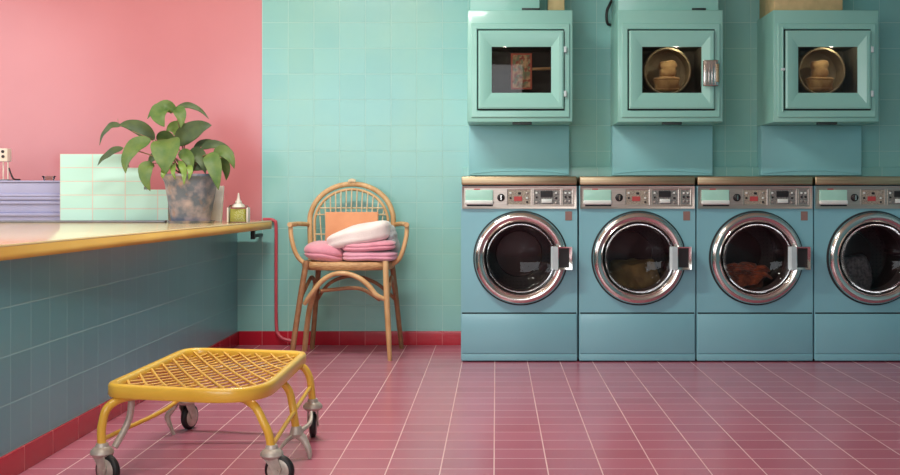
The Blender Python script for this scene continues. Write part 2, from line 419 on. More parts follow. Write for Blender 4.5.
# glass dish
q = P(49, 175, 6.63)
tag(lathe([(0, .002), (.03, .002), (.034, .02), (.042, .03), (.039, .03), (.031, .02), (.028, .006), (0, .006)], (q.x, 6.63, LZ-.0015), 'Z', 40).build('glass_dish', M['clear']), 'small clear glass dish on the lid of the topmost lavender tray', 'dish')

# ------------------------------------------------------------------ potted plant
PD = 6.36
pc = P(191, 200, PD)
pp = thing('potted_plant', 'leafy green houseplant in a weathered zinc bucket at the counter end', 'plant', (pc.x, PD, CT))
pr = [(0, .012), (.108, .012), (.111, .016), (.148, .235), (.163, .262), (.169, .268), (.169, .279), (.163, .282), (.156, .276), (.14, .235), (0, .232)]
lathe(pr[:9] + [(.140, .23)], (pc.x, PD, CT), 'Z', 56).build('pot', M['pot'], pp)
lathe([(0, 0), (.125, 0), (.135, .014), (.128, .014), (.12, .011), (0, .011)], (pc.x, PD, CT), 'Z', 48).build('saucer', M['pot'], pp)
lathe([(0, .262), (.08, .258), (.143, .245), (.138, .225)], (pc.x, PD, CT), 'Z', 40).build('soil', M['soil'], pp)
S2 = 3.395
def zp(u, v, dd=0): return P(90+u/S2, 95+v/S2, PD+dd)
def leaf(mb, pts, wpx, tilt=0, fold=.25):
    """pts: zoom points with depth; centre line through them; width across; V fold along the midrib"""
    A = [zp(*p) for p in pts]
    if len(A) == 2: A.insert(1, (A[0]+A[1])/2 + Vector((0, 0, .018)))
    W = 1.15*wpx/S2*PD/FPX; n = 14; C = []
    for i in range(n+1):
        t = i/n
        a, b, c = A[0], A[1], A[-1]
        C.append(a*((1-t)*(1-2*t)) + b*(4*t*(1-t)) + c*(t*(2*t-1)))
    rows = []
    for i in range(n+1):
        t = i/n
        tg = (C[min(i+1, n)]-C[max(i-1, 0)]).normalized()
        view = Vector((math.sin(tilt)*.9, -math.cos(tilt), .25)).normalized()
        sd = tg.cross(view).normalized(); nr = sd.cross(tg).normalized()
        if nr.dot(view) < 0: nr = -nr
        wd = W*.5*(math.sin(PI*min(1, t**.8*.97+.03))**.75)*(1-.18*t) if t < 1 else .0006
        L = []
        for k in range(7):
            s_ = (k-3)/3
            L.append(C[i] + sd*wd*s_ + nr*(abs(s_)*wd*fold*(1+.12*math.sin(9*t+k)) - .003*math.sin(14*t)*abs(s_)))
        rows.append(L)
    top = [[mb.bm.verts.new(p) for p in L] for L in rows]
    th = .0012
    bot = [[mb.bm.verts.new(p+Vector((0, th, -th))) for p in L] for L in rows]
    for i in range(n):
        for k in range(6):
            mb.bm.faces.new((top[i][k], top[i][k+1], top[i+1][k+1], top[i+1][k]))
            mb.bm.faces.new((bot[i][k+1], bot[i][k], bot[i+1][k], bot[i+1][k+1]))
        for k in (0, 6): mb.bm.faces.new((top[i][k], top[i+1][k], bot[i+1][k], bot[i][k]))
leaves = [  # (material, points, width, tilt)
    ('leaf', [(292, 58, -.02), (245, 38, -.05), (194, 80, -.09)], 38, -.4),
    ('leaf', [(272, 50, -.03), (238, 62, -.10), (252, 108, -.13)], 66, -.2),
    ('leaf', [(286, 48, -.02), (306, 64, -.06), (308, 112, -.08)], 40, .4),
    ('leaf_dark', [(292, 46, .0), (348, 38, .02), (403, 80, .02)], 20, .3),
    ('leaf_dark', [(218, 150, -.04), (160, 108, -.06), (96, 103, -.07)], 46, -.2),
    ('leaf_dark', [(104, 104, -.07), (62, 112, -.08), (31, 170, -.08)], 22, -.5),
    ('leaf', [(205, 152, -.08), (140, 190, -.12), (120, 266, -.14)], 54, -.3),
    ('leaf_dark', [(112, 180, -.05), (66, 198, -.06), (25, 238, -.06)], 24, -.3),
    ('leaf', [(266, 150, -.06), (258, 190, -.15), (258, 268, -.18)], 92, 0),
    ('leaf_dark', [(292, 168, -.02), (350, 120, -.03), (413, 102, -.02)], 62, .3),
    ('leaf_light', [(326, 150, .0), (296, 112, .02), (258, 122, .03)], 52, .1),
    ('leaf', [(214, 232, -.12), (190, 262, -.16), (204, 326, -.17)], 52, -.3),
    ('leaf_dark', [(352, 184, .05), (388, 160, .05), (428, 160, .05)], 20, .2),
    ('leaf_dark', [(378, 182, .0), (430, 168, .0), (489, 198, .0)], 28, .2),
    ('leaf', [(402, 200, -.08), (420, 240, -.13), (436, 322, -.15)], 52, .2),
    ('leaf', [(420, 200, -.02), (462, 198, -.04), (490, 250, -.05)], 42, .4),
    ('leaf', [(430, 225, .02), (458, 240, .02), (462, 290, .02)], 34, .4),
    ('leaf_dark', [(338, 205, -.02), (372, 208, -.04), (392, 268, -.06)], 46, .1),
    ('leaf', [(300, 200, -.06), (332, 212, -.1), (344, 262, -.12)], 40, .2),
    ('leaf_light', [(300, 225, -.12), (318, 255, -.16), (318, 305, -.18)], 22, 0),
    ('leaf_light', [(290, 232, -.12), (282, 250, -.17), (290, 288, -.18)], 20, -.2),
    ('leaf_light', [(330, 240, -.12), (340, 255, -.17), (334, 290, -.18)], 18, .2),
    ('leaf_light', [(262, 235, -.12), (250, 262, -.17), (246, 284, -.18)], 18, .2),
    ('leaf_dark', [(240, 200, .03), (222, 205, .05), (196, 240, .05)], 36, -.3),
    ('leaf_dark', [(330, 200, .08), (360, 230, .1), (400, 250, .1)], 60, .1),
    ('leaf', [(235, 160, .04), (262, 150, .08), (300, 190, .1)], 50, 0),
]
for i, (mm, pts, wd, tl) in enumerate(leaves):
    b = MB(); leaf(b, pts, wd, tl); b.build('leaf', M[mm], pp, angle=80)
st = MB(); root = [zp(325, 262, .0), zp(310, 268, -.03), zp(345, 266, .03)]
for i, (mm, pts, wd, tl) in enumerate(leaves):
    if i in (1, 2, 5, 19, 20, 21, 22): continue
    a = root[i % 3]; e = zp(*pts[0])
    st.tube([a, a.lerp(e, .5)+Vector((0, 0, .03)), e], [.0045, .0035, .0022], 6, 5)
st.tube([zp(218, 150, -.04), zp(160, 130, -.07), zp(104, 104, -.07)], .002, 6, 4); st.tube([zp(97, 104, -.07), zp(94, 80, -.07)], .0015, 6)
st.build('stem', M['stem'], pp)
# white packet leaning behind the bucket
wp = MB()
q0, q1 = P(206, 0, 6.54), P(222, 0, 6.5)
wp.box(-.055, .055, -.012, .012, 0, .215, r=.003)
bmesh.ops.rotate(wp.bm, verts=wp.bm.verts, matrix=Matrix.Rotation(math.radians(-3), 3, 'X') @ Matrix.Rotation(math.radians(3), 3, 'Y'))
zmin = min(v.co.z for v in wp.bm.verts)
bmesh.ops.translate(wp.bm, verts=wp.bm.verts, vec=(GX(212.5, 6.58), 6.58, CT-zmin))
tag(wp.build('paper_packet', M['plastic_white']), 'plain white packet standing upright behind the zinc plant bucket', 'packet')
# soap bottle
q = P(238.5, 220, 6.45); BX, BD = q.x, 6.45
sbt = thing('soap_bottle', 'squeeze bottle of yellow green soap near the counter end by pink wall', 'bottle', (BX, BD, CT))
def rr(hw, hd, r, n=6):
    pts = []
    for cx_, cy_, a0 in ((hw-r, hd-r, 0), (-hw+r, hd-r, PI/2), (-hw+r, -hd+r, PI), (hw-r, -hd+r, 1.5*PI)):
        for k in range(n+1): pts.append((cx_+r*math.cos(a0+k*PI/2/n), cy_+r*math.sin(a0+k*PI/2/n)))
    return pts
def rloft(secs):
    m = MB(); m.ring([[Vector((BX+x, BD+y, CT+z)) for x, y in rr(hw, hd, r)] for z, hw, hd, r in secs]); return m
rloft([(0, .054, .026, .012), (.004, .058, .03, .014), (.088, .058, .03, .014), (.1, .05, .027, .014), (.108, .024, .02, .012), (.118, .017, .017, .012)]).build('bottle_body', M['clear'], sbt)
rloft([(.005, .046, .024, .012), (.08, .046, .024, .012)]).build('liquid', M['liquid'], sbt)
for sx in (-1, 1):
    m = MB(); m.box(BX+sx*.057-.005, BX+sx*.057+.005, BD-.031, BD+.031, CT+.001, CT+.088, r=.004); m.build('side_grip', M['plastic_white'], sbt)
lathe([(.0, .084), (.04, .09), (.03, .106), (.018, .112), (.018, .128), (.0, .128)], (BX, BD, CT), 'Z', 28).build('shoulder', M['plastic_white'], sbt)
lathe([(.012, .128), (.008, .142), (.0035, .172), (.0, .174)], (BX, BD, CT), 'Z', 20).build('nozzle', M['plastic_white'], sbt)

# rose pipe on the wall
yw = WALL-.022
tag(tube([P(263, 219.5, yw), P(270, 219.5, yw), P(274.5, 221, yw), P(276, 226, yw), P(276, 260, yw), P(276, 300, yw), P(276.5, 328, yw), P(279, 335, yw-.01), P(284, 339, yw-.02), P(293, 341, yw-.02)], .0105, 12).build('wall_pipe', M['pipe']),
    'thin rose red pipe running down the tiled wall from the counter end', 'pipe')

# ------------------------------------------------------------------ washers
S = FRONT/FPX
def make_washer(left, label):
    X0 = GX(left, FRONT); F = FRONT
    U = lambda u: X0+u*S
    Z = lambda v: CAMZ-(v-VY)*S
    t = thing('washing_machine', label, 'washing machine', (X0+58*S, F+.33, 0), 'front loading washing machines in a row')
    W = 116.3
    cxx, czz = U(59.5), Z(258)
    # body with a round opening
    m = MB(); n = 96; z0, z1 = .016, Z(186)
    rect = (U(0), U(W), z0, z1); hole, edge = [], []
    angs = sorted(set([2*PI*k/n for k in range(n)] + [math.atan2(b-czz, a-cxx) % (2*PI) for a in rect[:2] for b in rect[2:]]))
    for a in angs:
        c, s_ = math.cos(a), math.sin(a); k = 1e9
        if c > 1e-9: k = min(k, (rect[1]-cxx)/c)
        if c < -1e-9: k = min(k, (rect[0]-cxx)/c)
        if s_ > 1e-9: k = min(k, (rect[3]-czz)/s_)
        if s_ < -1e-9: k = min(k, (rect[2]-czz)/s_)
        hole.append(Vector((cxx+.2135*c, F, czz+.2135*s_))); edge.append(Vector((cxx+k*c, F, czz+k*s_)))
    bk = [v+Vector((0, .655, 0)) for v in edge]
    m.ring([[v+Vector((0, .06, 0)) for v in hole], hole, edge, bk], False, (False, True))
    m.build('cabinet', M['washer'], t, angle=30)
    box(U(.6), U(W-.6), F-.012, F+.655, Z(185), Z(176.4), r=.006).build('top_trim', M['brass'], t)
    box(U(1.5), U(W-1.5), F+.004, F+.65, Z(186.4), Z(184.6)).build('top_seam', M['seam'], t, smooth=False)
    # control panel
    cp = MB(); cp.frame((U(1), U(W-1), Z(208.6), Z(186.2)), (U(3.2), U(W-3), Z(206.6), Z(188)), F-.011, F-.008, F+.002)
    cp.box(U(3), U(W-2.8), F-.004, F+.002, Z(206.8), Z(187.8))
    cpo = cp.build('control_panel', M['steel'], t)
    d = MB(); dz0, dz1 = Z(206), Z(190)
    d.box(U(4.5), U(32), F-.022, F-.004, dz0+.03, dz1, r=.004)
    d.build('detergent_drawer', M['drawer'], cpo)
    box(U(4.2), U(32.4), F-.034, F-.004, dz0+.008, dz0+.034, r=.008).build('drawer_lip', M['drawer_lip'], cpo)
    box(U(6), U(32), F-.012, F-.004, dz0-.001, dz0+.008).build('drawer_gap', M['seam'], cpo, smooth=False)
    box(U(13), U(19), F-.0055, F-.004, Z(189.8), Z(188.6)).build('red_badge', M['redmark'], cpo, smooth=False)
    lathe([(.022, 0), (.022, -.006), (.017, -.009), (.016, -.022), (.012, -.025), (0, -.025)], (U(40), F-.004, Z(197.6)), 'Y', 28).build('knob', M['black'], cpo)
    box(U(39.5), U(40.5), F-.0305, F-.028, Z(200), Z(195.2)).build('knob_pointer', M['chrome'], cpo, smooth=False)
    for nm, a, b, mm in (('label_plate', 46, 70.5, 'plate'), ('display_plate', 73, 99.6, 'plate_dark'), ('button_plate', 101.6, 111.6, 'plate_dark')):
        fr = MB(); fr.frame((U(a), U(b), Z(205.4), Z(189)), (U(a+.9), U(b-.9), Z(204.4), Z(190)), F-.0085, F-.0075, F-.004); fr.build('plate_frame', M['steel'], cpo, smooth=False)
        box(U(a+.8), U(b-.8), F-.0065, F-.004, Z(204.5), Z(189.9)).build(nm, M[mm], cpo, smooth=False)
    box(U(53), U(61), F-.009, F-.0063, Z(201), Z(196.4)).build('red_label', M['redmark'], cpo, smooth=False)
    box(U(57), U(60), F-.009, F-.0063, Z(194.4), Z(192.2)).build('indicator', M['black'], cpo, smooth=False)
    box(U(79.5), U(91.5), F-.010, F-.0063, Z(197), Z(191)).build('display', M['black'], cpo, smooth=False)
    box(U(80.5), U(91), F-.0125, F-.0063, Z(203), Z(199), r=.003).build('push_bar', M['drawer_lip'], cpo)
    for i, (uu, vv) in enumerate(((75.5, 193), (75.5, 197.4), (75.5, 202), (95, 193), (95, 198), (95, 202.5), (104.5, 193), (104.5, 197), (104.5, 201), (108.5, 193), (108.5, 197), (108.5, 201), (49.5, 193), (49.5, 198), (66, 193), (66, 198), (66, 202))):
        box(U(uu-1), U(uu+1), F-.0105, F-.0063, Z(vv+.9), Z(vv-.9), r=.001).build('button', M['black'] if i % 3 == 1 else M['drawer_lip'] if i % 3 == 0 else M['steel'], cpo)
    box(U(104.2), U(111), F-.002, F+.002, Z(220.4), Z(211.4)).build('sticker', M['brown'], t, smooth=False)
    # door
    prof = [(.258, .0), (.266, -.010), (.265, -.022), (.259, -.034), (.249, -.041), (.236, -.042), (.226, -.037), (.221, -.035), (.217, -.038), (.2125, -.034), (.2115, -.02), (.2115, -.012)]
    dr = lathe(prof, (cxx, F, czz), 'Y', 96).build('door', M['chrome'], t, angle=50)
    lathe([(.274, .0), (.274, -.005), (.262, -.008), (.256, .0)], (cxx, F, czz), 'Y', 96).build('door_gasket', M['seam'], dr)
    g = lathe([(.2105, -.024)] + [(.202*math.cos(a), -.022+.075*math.sin(a)) for a in [PI/2*k/10 for k in range(11)]], (cxx, F, czz), 'Y', 72); g.build('door_glass', M['glass'], dr, angle=60)
    lathe([(.2117, -.014), (.205, .03), (.196, .07), (.188, .085), (.190, .1)], (cxx, F, czz), 'Y', 72).build('boot_seal', M['sleeve'], t)
    # drum
    dm = lathe([(.191, .1), (.235, .108), (.235, .46), (.22, .475), (.14, .478)], (cxx, F, czz), 'Y', 72).build('drum', M['drum'], t)
    lathe([(.145, .4779), (.14, .462), (.05, .456), (0, .452)], (cxx, F, czz), 'Y', 64).build('drum_plate', M['drum_back'], dm)
    for k in range(3):
        a = PI/2+.6+k*2*PI/3; c, s_ = math.cos(a), math.sin(a)
        tube([(cxx+.228*c, F+.13, czz+.228*s_), (cxx+.222*c, F+.3, czz+.222*s_), (cxx+.228*c, F+.45, czz+.228*s_)], [.012, .02, .012], 10).build('drum_paddle', M['drum'], dm)
    # latch handle over the ring
    h = MB()
    hx0, hx1, hz0, hz1 = U(89.5), U(110.2), Z(268.8), Z(246.2)
    h.frame((hx0+.030, hx1, hz0, hz1), (hx0+.044, hx1-.016, hz0+.012, hz1-.008), F-.078, F-.074, F-.02)
    h.box(hx0+.034, hx1-.006, F-.045, F-.001, hz0+.006, hz1-.006, r=.004)
    ho = h.build('door_handle', M['chrome'], t)
    lf = MB(); lf.ring([[Vector(p) for p in ((hx0, F-.042, hz0), (hx0+.010, F-.085, hz0), (hx0+.040, F-.080, hz0), (hx0+.040, F-.030, hz0))], [Vector(p) for p in ((hx0, F-.042, hz1), (hx0+.010, F-.085, hz1), (hx0+.040, F-.080, hz1), (hx0+.040, F-.030, hz1))]])
    lf.build('handle_flap', M['handle_white'], ho, smooth=False)
    box(hx0+.042, hx1-.014, F-.052, F-.0452, hz0+.010, hz1-.006).build('handle_recess', M['black'], ho, smooth=False)
    # foot of the machine
    box(U(1), U(W-1), F-.0015, F+.004, Z(313.8), Z(312.4)).build('panel_seam', M['seam'], t, smooth=False)
    box(U(.8), U(W-.8), F-.006, F+.004, Z(353.4), Z(314), r=.003).build('kick_panel', M['washer'], t)
    box(U(.4), U(W-.4), F-.004, F+.004, Z(360.6), Z(354.2), r=.002).build('base_rail', M['washer'], t)
    box(U(1), U(W-1), F+.02, F+.62, .006, .0165).build('toe_kick', M['black'], t, smooth=False)
    for uu in (8, W-8):
        lathe([(0, 0), (.022, 0), (.022, .006), (.012, .008), (.012, .018)], (U(uu), F+.045, 0), 'Z', 20).build('foot', M['black'], t)
        lathe([(0, 0), (.022, 0), (.022, .006), (.012, .008), (.012, .018)], (U(uu), F+.58, 0), 'Z', 20).build('foot', M['black'], t)
    return t
wx = [461, 579, 696.6, 814.2]
w0 = make_washer(wx[0], 'turquoise front loading washing machine nearest the rattan chair, its drum empty')
wl = ['second turquoise washing machine from the chair, dull tan laundry behind its door glass',
      'third turquoise washing machine from the chair, rust brown laundry behind its glass',
      'turquoise washing machine farthest from the chair, cut off by the right picture edge']
wl = wl[:3]
for i in range(1, 4):
    dup(w0, (w0.location.x+(wx[i]-wx[0])*S, w0.location.y, 0), wl[i-1])
def heap(i, s, m, name, label, cat, dz=0, dy=.25, dx=0, nz=.05, nf=9, e=.8):
    c = Vector((GX(wx[i]+59.5, FRONT)+dx, FRONT+dy, GZ(258, FRONT)-.235+s[2]*.9+dz))
    o = blob(c, s, e, .9, nz, nf, seed=i).build(name, M[m]); tag(o, label, cat); return o
heap(1, (.14, .12, .10), 'dimtan', 'laundry_bundle', 'crumpled dull tan laundry in the drum of the second washing machine', 'laundry', .03)
b = blob((GX(wx[2]+56, FRONT), FRONT+.25, GZ(258, FRONT)-.128), (.15, .12, .075), .85, .9, .05, 11, seed=4)
for k in range(16):
    a = random.uniform(-.12, .10); y = random.uniform(.14, .2); z = random.uniform(-.14, -.05)-abs(a)*.1
    c = Vector((GX(wx[2]+56, FRONT)+a, FRONT+y, GZ(258, FRONT)+z))
    l = random.uniform(.03, .06); g = random.uniform(-.5, .5)
    b.tube([c+Vector((-l, 0, -l*math.sin(g))), c+Vector((0, -.02, .012)), c+Vector((l, 0, l*math.sin(g)))], [.006, .013, .006], 8, 4)
tag(b.build('laundry_heap', M['rust']), 'rust brown heap of laundry in the drum of the third washing machine', 'laundry')
heap(3, (.10, .10, .12), 'greycloth', 'laundry_bundle', 'grey woven laundry bundle in the drum of the rightmost washing machine', 'laundry', .02, .24, -.04, .03)

# ------------------------------------------------------------------ dryers
DF = 6.66; s = DF/FPX
def make_dryer(left, label, kind):
    X0 = GX(left, DF); U = lambda u: X0+u*s; Z = lambda v: GZ(v, DF); F = DF; W = 105.2
    t = thing('tumble_dryer', label, 'dryer', (X0+W*s/2, WALL-.2, GZ(175.5, 6.97)), 'wall mounted tumble dryers')
    back = WALL-.001
    win = (U(24.2), U(83.6), Z(93), Z(47))
    m = MB(); z0, z1 = Z(122), Z(10)
    def R(b, y, c=0): return [Vector((b[0]+c, y, b[2]+c)), Vector((b[1]-c, y, b[2]+c)), Vector((b[1]-c, y, b[3]-c)), Vector((b[0]+c, y, b[3]-c))]
    o = (U(0), U(W), z0, z1)
    m.ring([R(o, back), R(o, F+.007), R(o, F+.002, .0015), R(o, F, .006), R(win, F, -.012), R(win, F+.30, -.012)], False, (True, True))
    m.build('cabinet', M['dryer'], t, angle=50)
    f = MB(); f.frame((U(3.6), U(102), Z(117.6), Z(23.6)), (U(9.6), U(97), Z(110.6), Z(29.4)), F-.010, F-.013, F+.001); fo = f.build('door_surround', M['dryer'], t)
    md = fo.modifiers.new('b', 'BEVEL'); md.width = .006; md.segments = 3
    box(U(9.8), U(96.8), F-.0015, F-.0002, Z(110.4), Z(29.6)).build('tmp', M['seam'], t) if False else None
    g = MB(); g.frame((U(9.7), U(96.9), Z(110.5), Z(29.5)), (U(13), U(94), Z(107), Z(33)), F-.002, F-.002, F+.001); g.build('door_gap', M['seam'], t, smooth=False)
    d = MB()
    def RR(b, y): return R(b, y)
    ob = (U(11), U(95.8), Z(109), Z(31.2)); fl = (U(12.6), U(94.2), Z(107.2), Z(33)); mid = (U(15.5), U(91.5), Z(104), Z(36))
    d.ring([RR(ob, F-.001), RR(ob, F-.026), RR(fl, F-.030), RR(mid, F-.029), RR(win, F-.008), RR(win, F+.001)], True)
    do = d.build('door', M['dryer'], t, smooth=True, angle=20)
    box(win[0]-.004, win[1]+.004, F-.0065, F-.0035, win[2]-.004, win[3]+.004).build('door_glass', M['glass'], do, smooth=False)
    # liner inside
    l = MB(); l.ring([R(win, F+.002, -.011), R(win, F+.298, -.011)], False, (False, True)); l.build('liner', M['inside' if kind == 0 else 'inside_olive'], t, smooth=False)
    mx, mz = (win[0]+win[1])/2, (win[2]+win[3])/2
    if kind != 0:
        dm = lathe([(.134, .065), (.140, .06), (.146, .065), (.146, .1), (.14, .24), (.1, .27), (0, .275)], (mx-.015, F, mz), 'Y', 64).build('drum', M['drum_tan'], t)
    if kind == 0 or kind == 2:
        for vv in (50, 94):
            box(U(96.2), U(98.8), F-.030, F-.012, Z(vv+3), Z(vv-3), r=.003).build('hinge', M['handle_white'], do)
    if kind == 2:
        rod = tube([(U(8.2), F-.020, Z(112)), (U(8.2), F-.020, Z(28))], .006, 10).build('door_rod', M['dryer'], do)
        box(U(6.8), U(10.6), F-.028, F-.010, Z(71), Z(68.4), r=.002).build('rod_clip', M['handle_white'], do)
    if kind == 1:
        h = MB(); h.box(U(84), U(99), F-.062, F-.028, Z(87), Z(61), r=.006)
        for k in range(4): h.box(U(86+k*3), U(87.4+k*3), F-.066, F-.060, Z(86), Z(62), r=.001)
        h.build('door_handle', M['chrome'], do)
        box(U(96.4), U(99.2), F-.068, F-.06, Z(83), Z(65), r=.002).build('handle_edge', M['brass'], do)
    box(U(45), U(64.5), F+.012, F+.05, Z(122)-.014, Z(122), r=.002).build('pull_slot', M['slot'], t)
    # lower panel with a bowed hem
    pz0, pz1 = GZ(175.5, 6.97), Z(122)
    box(U(0)+.001, U(W)-.001, 6.97, back, pz0, pz1, r=.004).build('lower_panel', M['dryer_panel'], t)
    a = [(U(1.5), 6.968, pz0+.012), (U(W*.25), 6.968, pz0+.026), (U(W*.5), 6.968, pz0+.031), (U(W*.75), 6.968, pz0+.026), (U(W-1.5), 6.968, pz0+.012)]
    tube(a, .003, 8).build('panel_hem', M['dryer_panel'], t)
    return t
DX = [467.5, 617.8, 773.6]
make_dryer(DX[0], 'mint wall mounted dryer above the first washers, printed notice behind its glass', 0)
make_dryer(DX[1], 'mint wall mounted dryer with a ribbed chrome handle on its door', 1)
make_dryer(DX[2], 'mint wall mounted dryer with a thin latch rod on its door, rightmost', 2)
# what is behind the dryer windows
Zd = lambda v: GZ(v, DF)
n = thing('notice_card', 'red bordered printed card behind the glass of the leftmost dryer', 'card', (GX(521, DF), DF+.02, Zd(90)))
X0, X1 = GX(511, DF), GX(532, DF)
fm = MB(); fm.frame((X0, X1, Zd(89), Zd(53)), (X0+.01, X1-.01, Zd(87.5), Zd(54.5)), DF+.018, DF+.018, DF+.026); fm.build('border', M['notice_edge'], n, smooth=False)
box(X0+.009, X1-.009, DF+.02, DF+.026, Zd(87.6), Zd(54.4)).build('printed_face', M['notice'], n, smooth=False)
box(GX(518, DF), GX(526, DF), DF+.026, DF+.302, Zd(80), Zd(76)).build('support', M['inside'], n, smooth=False)
tag(tube([(GX(532.5, DF), DF+.03, Zd(68.5)), (GX(551.5, DF), DF+.03, Zd(68))], .009, 12).build('pale_rod', M['tan']), 'pale tan rod behind the leftmost dryer window beside the card', 'rod')
for i, zc in ((1, 72), (2, 72)):
    mx = GX(DX[i]+53.9, DF)-.015
    q = MB(); hz = Zd(93)+.004
    b = blob((mx+.01, DF+.15, Zd(82)), (.085, .05, .045), .35, .4, .006, 9, groove=((0, .12, .12), (-.5, .1, .1), (.5, .1, .1)), seed=i)
    o = b.build('folded_cloth', M['tan']); tag(o, ('folded tan cloths in the dryer with the chrome handle', 'folded tan cloths in the rightmost dryer')[i-1], 'cloth')
    b = blob((mx+.015, DF+.17, Zd(82)+.045+.05), (.055, .035, .055), .5, .5, .012, 12, groove=((0, .15, .12),), seed=i+5)
    tag(b.build('cloth_bundle', M['tan']), ('upright tan cloth bundle on the folded cloths behind the handled dryer door', 'upright tan cloth bundle on the folded cloths behind the rightmost dryer glass')[i-1], 'cloth')
for i, e in ((0, .5), (1, .8), (2, .8)):                # unseen fill lights added to brighten the dryer interiors
    l = bpy.data.lights.new('dryer_fill_light', 'POINT'); l.energy = e; l.color = (1, .91, .76); l.shadow_soft_size = .015
    o = bpy.data.objects.new('dryer_fill_light', l); COL.objects.link(o); o.location = (GX(DX[i]+54, DF)+(.03 if i else -.10), DF+.024, Zd(47)+.002)
# boxes on top of the dryers
zt = GZ(10, DF)
def vent(x0, x1, m, label, mark=None):
    t = thing('vent_box', label, 'vent box', (GX((x0+x1)/2, DF), 6.85, zt), 'vent boxes on the dryers')
    box(GX(x0, DF), GX(x1, DF), 6.70, WALL-.001, zt, 2.5, r=.005).build('vent_casing', M[m], t)
    if mark: box(GX(mark[0], DF), GX(mark[1], DF), 6.692, 6.70, zt+.004, zt+.018, r=.002).build('vent_slot', M['slot'], t)
vent(470, 540, 'dryer', 'mint metal vent box on top of the leftmost dryer', (522, 540))
tag(box(GX(549, DF), GX(566, DF), 6.8, 6.86, zt, 2.36, r=.004).build('card_box', M['beige']), 'narrow beige card box standing on the leftmost dryer beside its vent box', 'box')
vent(619, 720, 'dryer', 'mint metal vent box on top of the dryer with the chrome handle', (693, 707))
vent(776, 845, 'beige', 'beige vent box on top of the rightmost dryer')
tag(tube([P(612, 0, 7.06), P(609, 6, 7.05), P(607, 11, 7.05), P(606.6, 19, 7.05), P(608, 24, 7.055), P(612, 25, 7.07)], .009, 10).build('black_hose', M['black']), 'short black hose on the tiled wall beside the middle dryer', 'hose')

# ------------------------------------------------------------------ rattan chair
SEATZ = .572
ch = thing('rattan_chair', 'pale rattan armchair with an arched back against the tiled wall', 'chair', (GX(349, 6.7), 6.7, 0))
fr_, bd = 6.44, 6.93           # front edge and back plane of the chair
R = M['rattan']
# seat
def seat_ring(grow=0, n=48):
    pts = []
    c = P(348.5, 0, 6.6).x
    for k in range(n):
        a = 2*PI*k/n; q = lambda x, e: math.copysign(abs(x)**e, x)
        hw = .262 + .02*(-math.sin(a))
        pts.append(Vector((c+(hw+grow)*q(math.cos(a), .6), 6.68+(.235+grow)*q(math.sin(a), .6), SEATZ)))
    return pts
sr = seat_ring()
m = MB(); loops = []
for zz, g in ((-.046, -.02), (-.048, 0), (-.03, .012), (-.008, .012), (0, .0), (.0, -.03)): loops.append([p+Vector((0, 0, zz)) for p in seat_ring(g)])
m.ring(loops); m.build('seat', M['weave'], ch, angle=60)
# back arch: outer and inner hoops run down to the floor behind
def arch(hw, top, spring, dz, yb):
    c = P(352, 0, bd).x; pts = []
    zs, zt_ = GZ(spring, bd), GZ(top, bd)
    for k in range(0, 13):
        a = PI*k/12
        pts.append(Vector((c-hw*math.cos(a), yb+.035*math.sin(a), zs+(zt_-zs)*math.sin(a)**.92)))
    return pts
px = bd/FPX
A = arch(41.5*px, 184, 222, 0, bd-.02)
A = [A[0]+Vector((.012, -.03, SEATZ-.03-A[0].z))] + A + [A[-1]+Vector((-.012, -.03, SEATZ-.03-A[-1].z))]
tube(A, .0165, 12).build('back_hoop', R, ch)
B = arch(36.5*px, 189.5, 224, 0, bd-.035)
B = [B[0]+Vector((.01, -.03, SEATZ-.02-B[0].z))] + B + [B[-1]+Vector((-.01, -.03, SEATZ-.02-B[-1].z))]
tube(B, .009, 10).build('inner_hoop', R, ch)
tube([A[7]+Vector((-.02, -.012, .014)), A[7]+Vector((0, -.014, .022)), A[7]+Vector((.02, -.012, .014))], .013, 10).build('hoop_binding', M['cane'], ch)
cB = P(352, 0, bd).x
for k in range(13):
    u = -1+2*(k+.5)/13
    xb = cB+u*34*px*.86; xt = cB+u*35*px
    zt_ = GZ(224, bd)+(GZ(189.5, bd)-GZ(224, bd))*max(0, 1-(u*35/36.5)**2)**.46
    tube([(xb, bd-.085, SEATZ-.002), (xt*.5+xb*.5, bd-.05, (SEATZ+zt_)/2), (xt, bd-.012, zt_)], .0042, 6).build('spindle', M['cane'], ch)
for v, hw, yy in ((208, 31.5, bd-.028), (214.5, 34.5, bd-.034), (234, 35, bd-.05)):
    tube([(cB-hw*px, yy, GZ(v, bd)), (cB, yy+.012, GZ(v, bd)), (cB+hw*px, yy, GZ(v, bd))], .0048, 6).build('crossbar', M['cane'], ch)
# arms
for sx, bx, fx, ex in ((-1, 309, 290.5, 304), (1, 395.5, 407, 396)):
    a = P(bx, 224.5, bd-.02); t1 = P(fx, 224.5, 6.56)
    a2 = P((bx+fx)/2, 223.8, 6.78)
    ft = P(fx, 226, 6.56)
    tube([a, a2, t1+Vector((-.0, -.03, 0))], [.0135, .0145, .015], 10).build('armrest', R, ch)
    tube([t1+Vector((0, 0, .004)), P(fx+(.6 if sx < 0 else -.6), 236, 6.55), P(fx+(4 if sx < 0 else -4), 250, 6.54), P(fx+(9 if sx < 0 else -8), 259, 6.54), P(ex+(3 if sx < 0 else -4), 264.5, 6.55)], .0135, 10).build('arm_support', R, ch)
